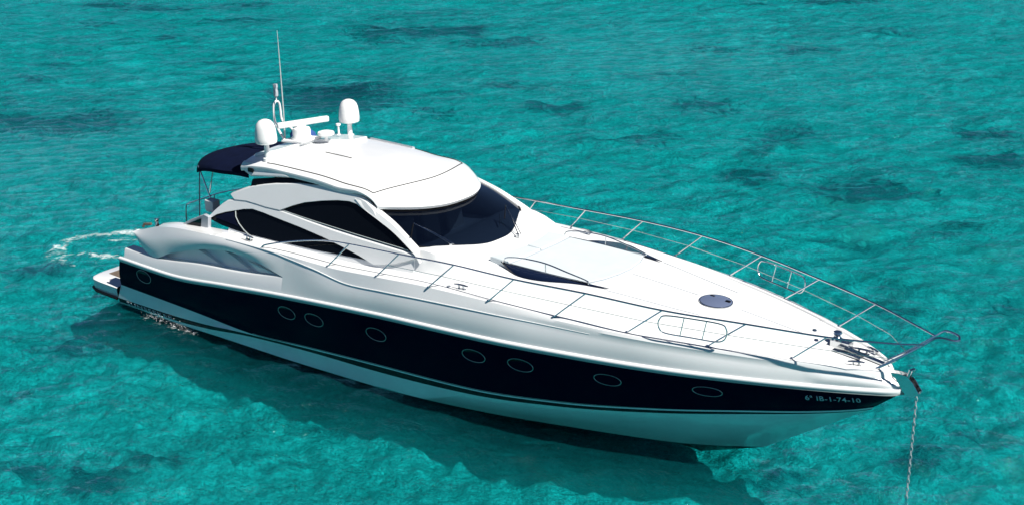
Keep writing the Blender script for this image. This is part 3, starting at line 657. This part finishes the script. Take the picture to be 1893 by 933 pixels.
cushion([(1.58, -.99), (2.4, -1.0)]+front+[(2.4, 1.0), (1.58, .99), (1.62, .5), (1.62, -.5)], 2.62, 2.83).build('cushion', CUSH, sp, bevel=.035)
cushion([(1.05, -.95), (1.56, -.99), (1.60, -.5), (1.60, -.012), (1.22, -.012), (1.18, -.5)], 2.68, 2.86).build('head_cushion', CUSH, sp, bevel=.03)
cushion([(1.05, .95), (1.56, .99), (1.60, .5), (1.60, .012), (1.22, .012), (1.18, .5)][::-1], 2.68, 2.86).build('head_cushion', CUSH, sp, bevel=.03)
piping([(1.58, -.985), (2.4, -.995), (3.0, -.975)]+front+[(3.0, .975), (2.4, .995), (1.58, .985), (1.62, .5), (1.62, -.5)], 2.822, 'piping', sp)
for sgn in (-1, 1):
    # smoked glass light wells along both sides of the pad
    top = [(1.36, .985), (1.8, 1.0), (2.4, 1.005), (3.0, .975), (3.44, .935), (3.85, .90)]
    bot = [(1.60, 1.05), (1.95, 1.19), (2.55, 1.17), (3.05, 1.07), (3.46, .99), (3.85, .905)]
    zt = [2.815, 2.82, 2.82, 2.815, 2.81, 2.80]; zb = [2.70, 2.665, 2.69, 2.73, 2.77, 2.795]
    q = MB(); A = [np.array((x, sgn*y, z)) for (x, y), z in zip(top, zt)]; B = [np.array((x, sgn*y, z)) for (x, y), z in zip(bot, zb)]
    WW = [0, .30, .40, .26, .08, 0]
    C_ = [np.array((x, sgn*(y+WW[i]), max(z+.008, deck_z(x, y+WW[i])+.010))) for i, ((x, y), z) in enumerate(zip(bot, zb))]
    q.grid([crom(A, 4), crom(B, 4), crom(C_, 4)] if sgn > 0 else [crom(A, 4), crom(B, 4)]); q.build('light_well', PANELG, yacht, solid=.012)
    hr = crom([(1.42, sgn*.99, 2.82), (1.47, sgn*.99, 2.90), (1.6, sgn*.99, 2.95), (1.96, sgn*.99, 3.0), (2.46, sgn*.99, 3.01), (2.98, sgn*.98, 2.935), (3.40, sgn*.96, 2.86), (3.44, sgn*.96, 2.80)], 5)
    q = MB(); q.tube(hr, .014, 8); h = q.build('hand_rail', CHROME, yacht)
    q = MB(); q.tube([(2.46, sgn*.99, 2.81), (2.46, sgn*.99, 3.0)], .011, 8); q.build('rail_post', CHROME, h)
hz = deck_z(5.59, 0)
q = MB(); q.lathe([(.0, .03), (.27, .03), (.29, .022), (.295, -.01)], (5.59, 0, hz), axis=(.055, 0, 1), seg=40); hat = q.build('deck_hatch', HATCHG, yacht)
q = MB(); q.tube([(5.59+.30*math.cos(t), .30*math.sin(t), hz+.012-.055*.30*math.cos(t)) for t in np.linspace(0, 2*math.pi, 41)[:-1]], .012, 8, closed=True); q.build('hatch_rim', CHROME, hat)
for a in (.4, 2.4):
    q = MB(); q.box((5.59+.22*math.cos(a), .22*math.sin(a), hz+.032), (.09, .05, .02)); q.build('hinge', RUBBER, hat)
sm = MB()
def dline(P, r=.009):
    sm.tube([(x, y, deck_z(x, y)+.003) for x, y in P], r, 5)
dline([(5.68, y) for y in np.linspace(-.72, -.32, 6)]); dline([(5.68, y) for y in np.linspace(.32, .62, 5)])
dline([(X, -.95+(X-3.85)*.125) for X in np.linspace(3.85, 5.68, 12)]); dline([(X, .95-(X-3.85)*.17) for X in np.linspace(3.85, 5.68, 12)])
dline([(X, .05) for X in np.linspace(3.75, 5.2, 8)]); dline([(X, .02) for X in np.linspace(6.1, 7.4, 8)])
sm.build('deck_seam', GREYM, deck)

# ---------------------------------------------------------------- guard rails, pulpit
posts = [((.64, 2.31), (1.15, 2.12, 3.03)), ((2.04, 2.20), (2.60, 2.12, 3.06)), ((3.44, 2.04), (4.10, 1.97, 3.08)), ((4.85, 1.78), (5.55, 1.74, 3.03)), ((6.25, 1.385), (6.95, 1.34, 2.985)), ((7.59, .88), (8.23, .93, 2.93))]
aft_posts = [((-2.05, 2.37), (-1.56, 2.2, 2.92)), ((-.7, 2.345), (-.22, 2.17, 2.975))]
toprail = [(-4.05, 2.36, 2.40), (-3.95, 2.34, 2.46), (-3.6, 2.28, 2.56), (-3.0, 2.23, 2.71), (-2.3, 2.21, 2.85), (-1.56, 2.2, 2.92), (-.22, 2.17, 2.975), (1.15, 2.12, 3.03), (2.6, 2.12, 3.06), (4.10, 1.97, 3.08), (5.55, 1.74, 3.03), (6.95, 1.34, 2.985), (8.23, .93, 2.93), (9.1, .52, 2.90), (9.6, .24, 2.90)]
for sgn in (-1, 1):
    q = MB(); q.tube(crom([(x, sgn*y, z) for x, y, z in toprail], 6), .017, 8); rail = q.build('guard_rail', CHROME, yacht)
    mids = [(-1.25, 2.32, 2.58)]
    for (bx_, by_), (tx_, ty_, tz_) in aft_posts+posts:
        zb_ = deck_z(bx_, by_-.03)
        q = MB(); q.tube([(bx_, sgn*by_, zb_-.01), (tx_, sgn*ty_, tz_)], .014, 8); q.lathe([(.0, .015), (.024, .012), (.028, 0)], (bx_, sgn*by_, zb_), seg=12); q.build('stanchion', CHROME, rail)
        mids.append(((bx_+tx_)/2, (by_+ty_)/2, (zb_+tz_)/2))
    mids = mids[2:]+[(8.7, .55, 2.60), (9.12, .22, 2.52)]
    q = MB(); q.tube([(x, sgn*y, z) for x, y, z in mids], .0055, 6); q.build('lifeline', CHROME, rail)
    # boarding gate hoop between two stanchions
    c0 = np.array([5.55, sgn*1.74, 3.03]); c1 = np.array([6.95, sgn*1.34, 2.985]); dn = np.array([-.10, 0, -.46])
    def gp(s, t): return c0+(c1-c0)*(s*.84-.03)+dn*t+np.array([0, 0, -.03])
    hoop = [gp(*p) for p in [(.10, .12), (.02, .3), (.02, .55), (.08, .78), (.2, .85), (.5, .85), (.85, .85), (.97, .75), (1.0, .5), (.97, .25), (.88, .1), (.5, .08)]]
    q = MB(); q.tube(crom(hoop, 5, closed=True), .013, 8, closed=True); gt = q.build('rail_gate', CHROME, yacht)
    for s in (.36, .68):
        q = MB(); q.tube([gp(s, .08), gp(s+.0, .85)], .009, 6); q.build('gate_bar', CHROME, gt)
pul = MB()
for sgn in (-1, 1):
    pul.tube(crom([(8.78, sgn*.20, deck_z(8.78, .18)), (9.2, sgn*.20, 2.56), (9.6, sgn*.20, 2.90), (9.75, sgn*.19, 3.03), (9.86, sgn*.17, 3.06), (10.02, sgn*.12, 3.04), (10.08, 0, 3.02)], 6), .022, 8)
pul.build('pulpit', CHROME, yacht)

# ---------------------------------------------------------------- bow gear: roller plate, windlass, cleats
q = MB()
pl = [(8.93, 2.19), (9.15, 2.21), (9.30, 2.20), (9.40, 2.11), (9.53, 1.93), (9.50, 1.90), (9.33, 1.84), (9.24, 1.93), (9.1, 2.12)]
for y0 in (-.075, .06): q.plate([(x, y0, z) for x, z in pl], (0, .015, 0))
q.plate([(9.15, -.06, 2.05), (9.3, -.06, 1.95), (9.45, -.06, 1.87), (9.33, -.06, 1.84), (9.22, -.06, 1.92)], (0, .12, 0))
ro = q.build('bow_roller', CHROME, yacht, smooth=False)
q = MB(); q.lathe([(.0, -.055), (.05, -.05), (.035, 0), (.05, .05), (0, .055)], (9.45, 0, 1.97), axis=(0, 1, 0), seg=20); q.build('roller_wheel', RUBBER, ro)
q = MB(); q.tube([(9.30, -.04, 2.18), (9.33, -.04, 2.31), (9.36, .04, 2.31), (9.32, .04, 2.18)], .028, 8); q.build('locking_pin', CHROME, ro)
zz = deck_z(7.9, 0)
q = MB(); q.lathe([(.0, .22), (.07, .22), (.08, .19), (.05, .14), (.09, .10), (.10, .0)], (7.93, .12, zz), seg=22); q.box((8.05, .05, zz+.05), (.34, .2, .12)); q.build('windlass', CHROME, yacht, angle=40)
q = MB(); q.plate([(8.15, -.07, zz+.0), (8.15, .05, zz), (8.85, .05, deck_z(8.85, 0)+.02), (8.85, -.05, deck_z(8.85, 0)+.02)], (0, 0, .035)); q.build('chain_plate', CHROME, yacht, bevel=.006)
q = MB(); q.plate([(8.0, -.22, zz+.0), (8.0, -.12, zz), (8.5, -.10, deck_z(8.5, 0)+.02), (8.5, -.18, deck_z(8.5, 0)+.02)], (0, 0, .02)); q.build('chain_stopper', CHROME, yacht)
def cleat(c, d, L=.32):
    d = Vector(d).normalized(); c = Vector(c); s = Vector((-d.y, d.x, 0)); b = MB()
    b.tube([c-d*L/2+Vector((0, 0, .075)), c-d*L*.2+Vector((0, 0, .085)), c+d*L*.2+Vector((0, 0, .085)), c+d*L/2+Vector((0, 0, .075))], [.014, .02, .02, .014], 8)
    for k in (-1, 1): b.tube([c+d*k*L*.17, c+d*k*L*.17+Vector((0, 0, .085))], .02, 8)
    b.box(c+Vector((0, 0, .005)), (L*.55, .09, .012), rot=Matrix.Rotation(math.atan2(d.y, d.x), 3, 'Z')); return b
for sgn in (-1, 1):
    cleat((1.24, sgn*2.03, deck_z(1.24, 2.03)), (1, sgn*-.12, 0)).build('cleat', CHROME, yacht)
    cleat((-4.62, sgn*2.22, float(z_d(-4.62))+.03), (1, 0, 0)).build('cleat', CHROME, yacht)
    cleat((8.50, sgn*.33, deck_z(8.5, .33)), (1, sgn*-.45, 0), .28).build('cleat', CHROME, yacht)
cleat((8.42, .10, deck_z(8.42, .1)), (1, .1, 0), .4).build('cleat', CHROME, yacht)
for p in ((7.42, .28), (7.62, -.05), (.95, -2.06)):
    q = MB(); q.lathe([(0, .02), (.035, .02), (.045, .0)], (p[0], p[1], deck_z(*p)), seg=14); q.build('deck_filler', CHROME, yacht)

# ---------------------------------------------------------------- aerials on the hardtop
def radome(c, zroof):
    q = MB(); x, y, z = c
    q.lathe([(.0, .29), (.065, .284), (.13, .255), (.18, .20), (.212, .12), (.23, .0), (.238, -.11), (.239, -.18), (.232, -.20), (.228, -.208), (.232, -.215), (.222, -.23), (.17, -.248), (.0, -.25)], c, seg=36)
    o = q.build('satellite_dome', PLASTIC, yacht, angle=60)
    q = MB(); q.lathe([(.10, zroof-z), (.095, zroof-z+.06), (.058, zroof-z+.07), (.055, -.27)], c, seg=20); q.build('dome_post', PLASTIC, o)
radome((-4.93, -1.26, 4.53), 3.90); radome((-4.93, 1.26, 4.50), 3.90)
q = MB(); q.lathe([(.24, .0), (.24, .05), (.20, .09), (.205, .22), (.19, .27), (.11, .30), (.09, .35), (.0, .36)], (-5.2, .02, 4.06), seg=28); sc_ = q.build('radar_scanner', PLASTIC, yacht, angle=50)
# scanner bar
bd = Vector((.80, -.30, .0)).normalized()
bd = Vector((1.52, 0, .38-.02)); bd = Vector((.33, .95, .0)).normalized()
bs = Vector((-bd.y, bd.x, 0)).normalized()
q = MB(); c = Vector((-5.22, .10, 4.44)); rotm = Matrix((bd, bs, bd.cross(bs))).transposed(); q.box(c, (1.25, .12, .13), rot=rotm); q.build('scanner_bar', PLASTIC, sc_, bevel=.035)
q = MB(); q.plate([on_roof(-5.55, -.3, .075), on_roof(-5.55, .3, .075), on_roof(-4.85, .3, .075), on_roof(-4.85, -.3, .075)], (0, 0, .05)); q.build('scanner_base', PLASTIC, sc_, bevel=.02)
# forked light mast
q = MB()
for sgn in (-1, 1):
    q.tube(crom([(-5.50, sgn*.22, 4.03), (-5.72, sgn*.18, 4.22), (-5.92, sgn*.11, 4.38), (-5.95, sgn*.10, 4.62), (-5.95, sgn*.085, 4.76), (-5.95, sgn*.045, 4.83), (-5.95, 0, 4.845)], 5), .026, 8)
q.tube([(-5.95, 0, 4.84), (-5.95, 0, 4.95)], .014, 8); mast = q.build('light_mast', PLASTIC, yacht)
q = MB(); q.lathe([(.0, .3), (.055, .295), (.055, .22), (.045, .215), (.045, .15), (.055, .145), (.055, .03), (.03, 0)], (-5.95, 0, 4.94), seg=18); q.build('anchor_light', GREYM, mast)
q = MB(); q.tube([(-5.56, -.17, 4.0), (-5.60, -.12, 4.75), (-5.72, -.02, 5.6), (-5.80, .04, 6.46)], [.02, .016, .012, .006], 8); q.build('whip_antenna', STRIPE, yacht)
q = MB(); q.lathe([(.05, 0), (.03, .08), (.03, .12), (.17, .13), (.19, .16), (.18, .20), (.1, .225), (0, .23)], (-4.62, .22, 4.08), seg=26); q.build('tv_antenna', PLASTIC, yacht, angle=45)
q = MB(); q.lathe([(.05, 0), (.022, .03), (.02, .20), (.055, .225), (.055, .26), (0, .27)], (-4.80, .78, 4.07), seg=16); q.build('gps_antenna', PLASTIC, yacht, angle=45)

# ---------------------------------------------------------------- bimini awning over the cockpit
bm_ = MB(); br = []
for v in np.linspace(-1, 1, 25):
    r = []
    for u in np.linspace(0, 1, 17):
        xa = -7.95+.42*abs(v)**3; hw = 1.48-.30*(1-u)**2; X = xa+(-5.35-xa)*u
        z = 3.74-.10*(1-u)-.20*(1-u)**3-.13*v*v+.012*math.sin(u*9)-.05*abs(v)**8
        r.append((X, v*hw, z))
    br.append(r)
bm_.grid(br)
ed = [r[0] for r in br]; bm_.grid([ed, [(p[0]-.01, p[1], p[2]-.07) for p in ed]])
for k in (0, -1): bm_.grid([br[k], [(p[0], p[1], p[2]-.08) for p in br[k]]])
bim = bm_.build('bimini_canopy', FABRIC, yacht, angle=60, solid=.012)
for P in (((-7.5, -1.15, 3.35), (-6.95, -1.25, 2.50)), ((-7.45, -1.16, 3.28), (-6.60, -1.95, 2.33)), ((-6.85, -1.25, 3.40), (-7.10, -1.2, 2.78)), ((-7.5, 1.15, 3.28), (-6.8, 1.7, 2.3))):
    q = MB(); q.tube(P, .016, 8); q.build('canopy_pole', CHROME, bim)
q = MB(); q.box((-6.88, -1.33, 2.55), (.30, .22, .28)); q.build('white_box', PLASTIC, yacht, bevel=.03)  # plain white box beside the canopy pole, use unknown
q = MB(); q.tube(crom([(-8.07, -1.2, 1.9), (-8.03, -1.2, 2.28), (-7.9, -1.2, 2.38), (-7.38, -1.2, 2.59), (-6.67, -1.2, 2.86), (-5.9, -1.2, 3.08)], 5), .014, 8); q.tube([(-6.95, -1.2, 2.75), (-6.95, -1.2, 2.3)], .012, 8); q.build('cockpit_rail', CHROME, yacht)
q = MB(); q.lathe([(.0, .17), (.05, .165), (.05, .12), (.035, .10), (.05, .0)], (-8.12, -2.0, 2.0), seg=18); q.lathe([(.05, .02), (.05, -.08)], (-8.12, -2.0, 2.0)); q.build('stern_winch', CHROME, yacht)
q = MB(); q.tube([(-8.45, -2.15, 1.95), (-8.40, -2.15, 2.02), (-8.2, -2.1, 2.05)], .03, 8); q.build('mooring_fitting', TEAK, yacht)

# ---------------------------------------------------------------- separate things: cloth, chain
def blob(c, r, seed):
    rg = random.Random(seed); b = MB(); rows_ = []
    for i in range(9):
        ph = math.pi*i/8; row = []
        for j in range(18):
            t = 2*math.pi*j/18; k = 1+.18*math.sin(3*t+seed+ph*2)+.08*math.sin(7*t+ph*3)
            row.append((c[0]+r[0]*math.sin(ph)*math.cos(t)*k, c[1]+r[1]*math.sin(ph)*math.sin(t)*k, c[2]+r[2]*math.cos(ph)*(1+.1*math.sin(2*t))))
        rows_.append(row)
    b.grid(rows_, closed=True); return b
cl = blob((-6.0, .75, 3.80), (.28, .34, .24), 2).build('folded_cloth', BLUEC, None)
tag(cl, 'bright blue bundled cloth lying on the navy awning behind the radar', 'cloth')
ch = MB(); P0 = Vector((9.46, 0, 1.92)); P1 = Vector((9.44, -.02, BED+.05)); n = int((P0-P1).length/.075)
for i in range(n):
    c = P0+(P1-P0)*(i+.5)/n; a = Vector((1, 0, 0)) if i % 2 else Vector((0, 1, 0)); loop = []
    for k in range(10):
        t = 2*math.pi*k/10; loop.append(c+a*(.022*math.cos(t))+Vector((0, 0, .047*math.sin(t))))
    ch.tube(loop, .008, 5, closed=True)
tag(ch.build('anchor_chain', GALV, None), 'thin galvanised anchor chain hanging straight from the bow roller into the sea', 'chain')

# ---------------------------------------------------------------- foam
def foam_mat():
    m, nt, out = mat('sea_foam'); L = nt.links.new
    tc = N(nt, 'ShaderNodeTexCoord'); at = N(nt, 'ShaderNodeAttribute', attribute_name='foam')
    n = N(nt, 'ShaderNodeTexNoise', i_Scale=3.6, i_Detail=12.0, i_Roughness=.75, i_Distortion=.7); L(tc.outputs['Object'], n.inputs['Vector'])
    a = N(nt, 'ShaderNodeMath', operation='ADD'); L(n.outputs[0], a.inputs[0]); L(at.outputs['Fac'], a.inputs[1])
    r = N(nt, 'ShaderNodeMapRange', i_1=1.0, i_2=1.16, i_3=0, i_4=.7); L(a.outputs[0], r.inputs[0])
    d = N(nt, 'ShaderNodeBsdfDiffuse'); d.inputs[0].default_value = (.75, .8, .8, 1); t = N(nt, 'ShaderNodeBsdfTransparent')
    mx = N(nt, 'ShaderNodeMixShader'); L(r.outputs[0], mx.inputs[0]); L(t.outputs[0], mx.inputs[1]); L(d.outputs[0], mx.inputs[2]); L(mx.outputs[0], out.inputs[0]); return m
FOAM = foam_mat()
def foam_patch(name, x0, x1, y0, y1, curves, step=.07, dz=.02):
    xs_ = np.arange(x0, x1, step); ys_ = np.arange(y0, y1, step)
    def zf(x, y):
        z, dx, dy = wave(x, y); return x+dx, y+dy, WATER_Z+z+dz
    ob, x, y = sheet(name, xs_, ys_, zf, FOAM); f = np.zeros(len(x))
    for P, wd, s in curves:
        P = crom([(a, b, 0) for a, b in P], 8)
        d = np.full(len(x), 9.)
        for p in P: d = np.minimum(d, np.hypot(x-p[0], y-p[1]))
        f = np.maximum(f, s*np.exp(-(d/wd)**2))
    a = ob.data.attributes.new('foam', 'FLOAT', 'POINT'); a.data.foreach_set('value', f.astype(np.float32))
    tag(ob, cat='foam', kind='stuff'); return ob
fo = foam_patch('wake_foam', -15.6, -9.5, -3.2, 3.4, [
 ([(-13.83, -1.16), (-14.23, -.67), (-14.4, -.2), (-14.15, .32), (-13.85, .75), (-13.64, 1.14), (-13.3, 1.4)], .55, .56),
 ([(-13.38, -1.37), (-13.07, -.92), (-12.45, -.69), (-11.82, -.38), (-11.3, .2)], .40, .55), ([(-13.3, .2), (-13.05, .63), (-12.7, .9)], .40, .54), ([(-14, -1.3), (-13.4, -1.6), (-12.6, -1.6)], .5, .50)])
tag(fo, 'curved trail of white foam on the water behind the yacht stern', 'foam')
fs = foam_patch('hull_splash_foam', -8.8, -5.6, -3.4, -2.35, [([(-8.2, -2.62), (-7.5, -2.68), (-6.9, -2.66), (-6.3, -2.6)], .20, .52)], .05, .03)
tag(fs, 'small white splash of foam against the hull side below the aft lettering', 'foam')

dr = MB(); rg = random.Random(5)
for i in range(300):
    t = rg.random(); X = -8.0+1.7*t+rg.gauss(0, .12); r_ = abs(rg.gauss(0, .004))+.003
    c = Vector((X, -2.54-abs(rg.gauss(0, .10)), -.03+abs(rg.gauss(0, .09))*math.sin(math.pi*(.15+.8*t))))
    dr.add([c+Vector(q)*r_ for q in ((1, 0, 0), (-1, 0, 0), (0, 1, 0), (0, -1, 0), (0, 0, 1), (0, 0, -1))], [(0, 2, 4), (2, 1, 4), (1, 3, 4), (3, 0, 4), (2, 0, 5), (1, 2, 5), (3, 1, 5), (0, 3, 5)])
tag(dr.build('water_spray', pbr('spray_white', (.8, .84, .85), .5), None), 'fine white spray of drops at the hull side near the stern', 'spray', kind='stuff')
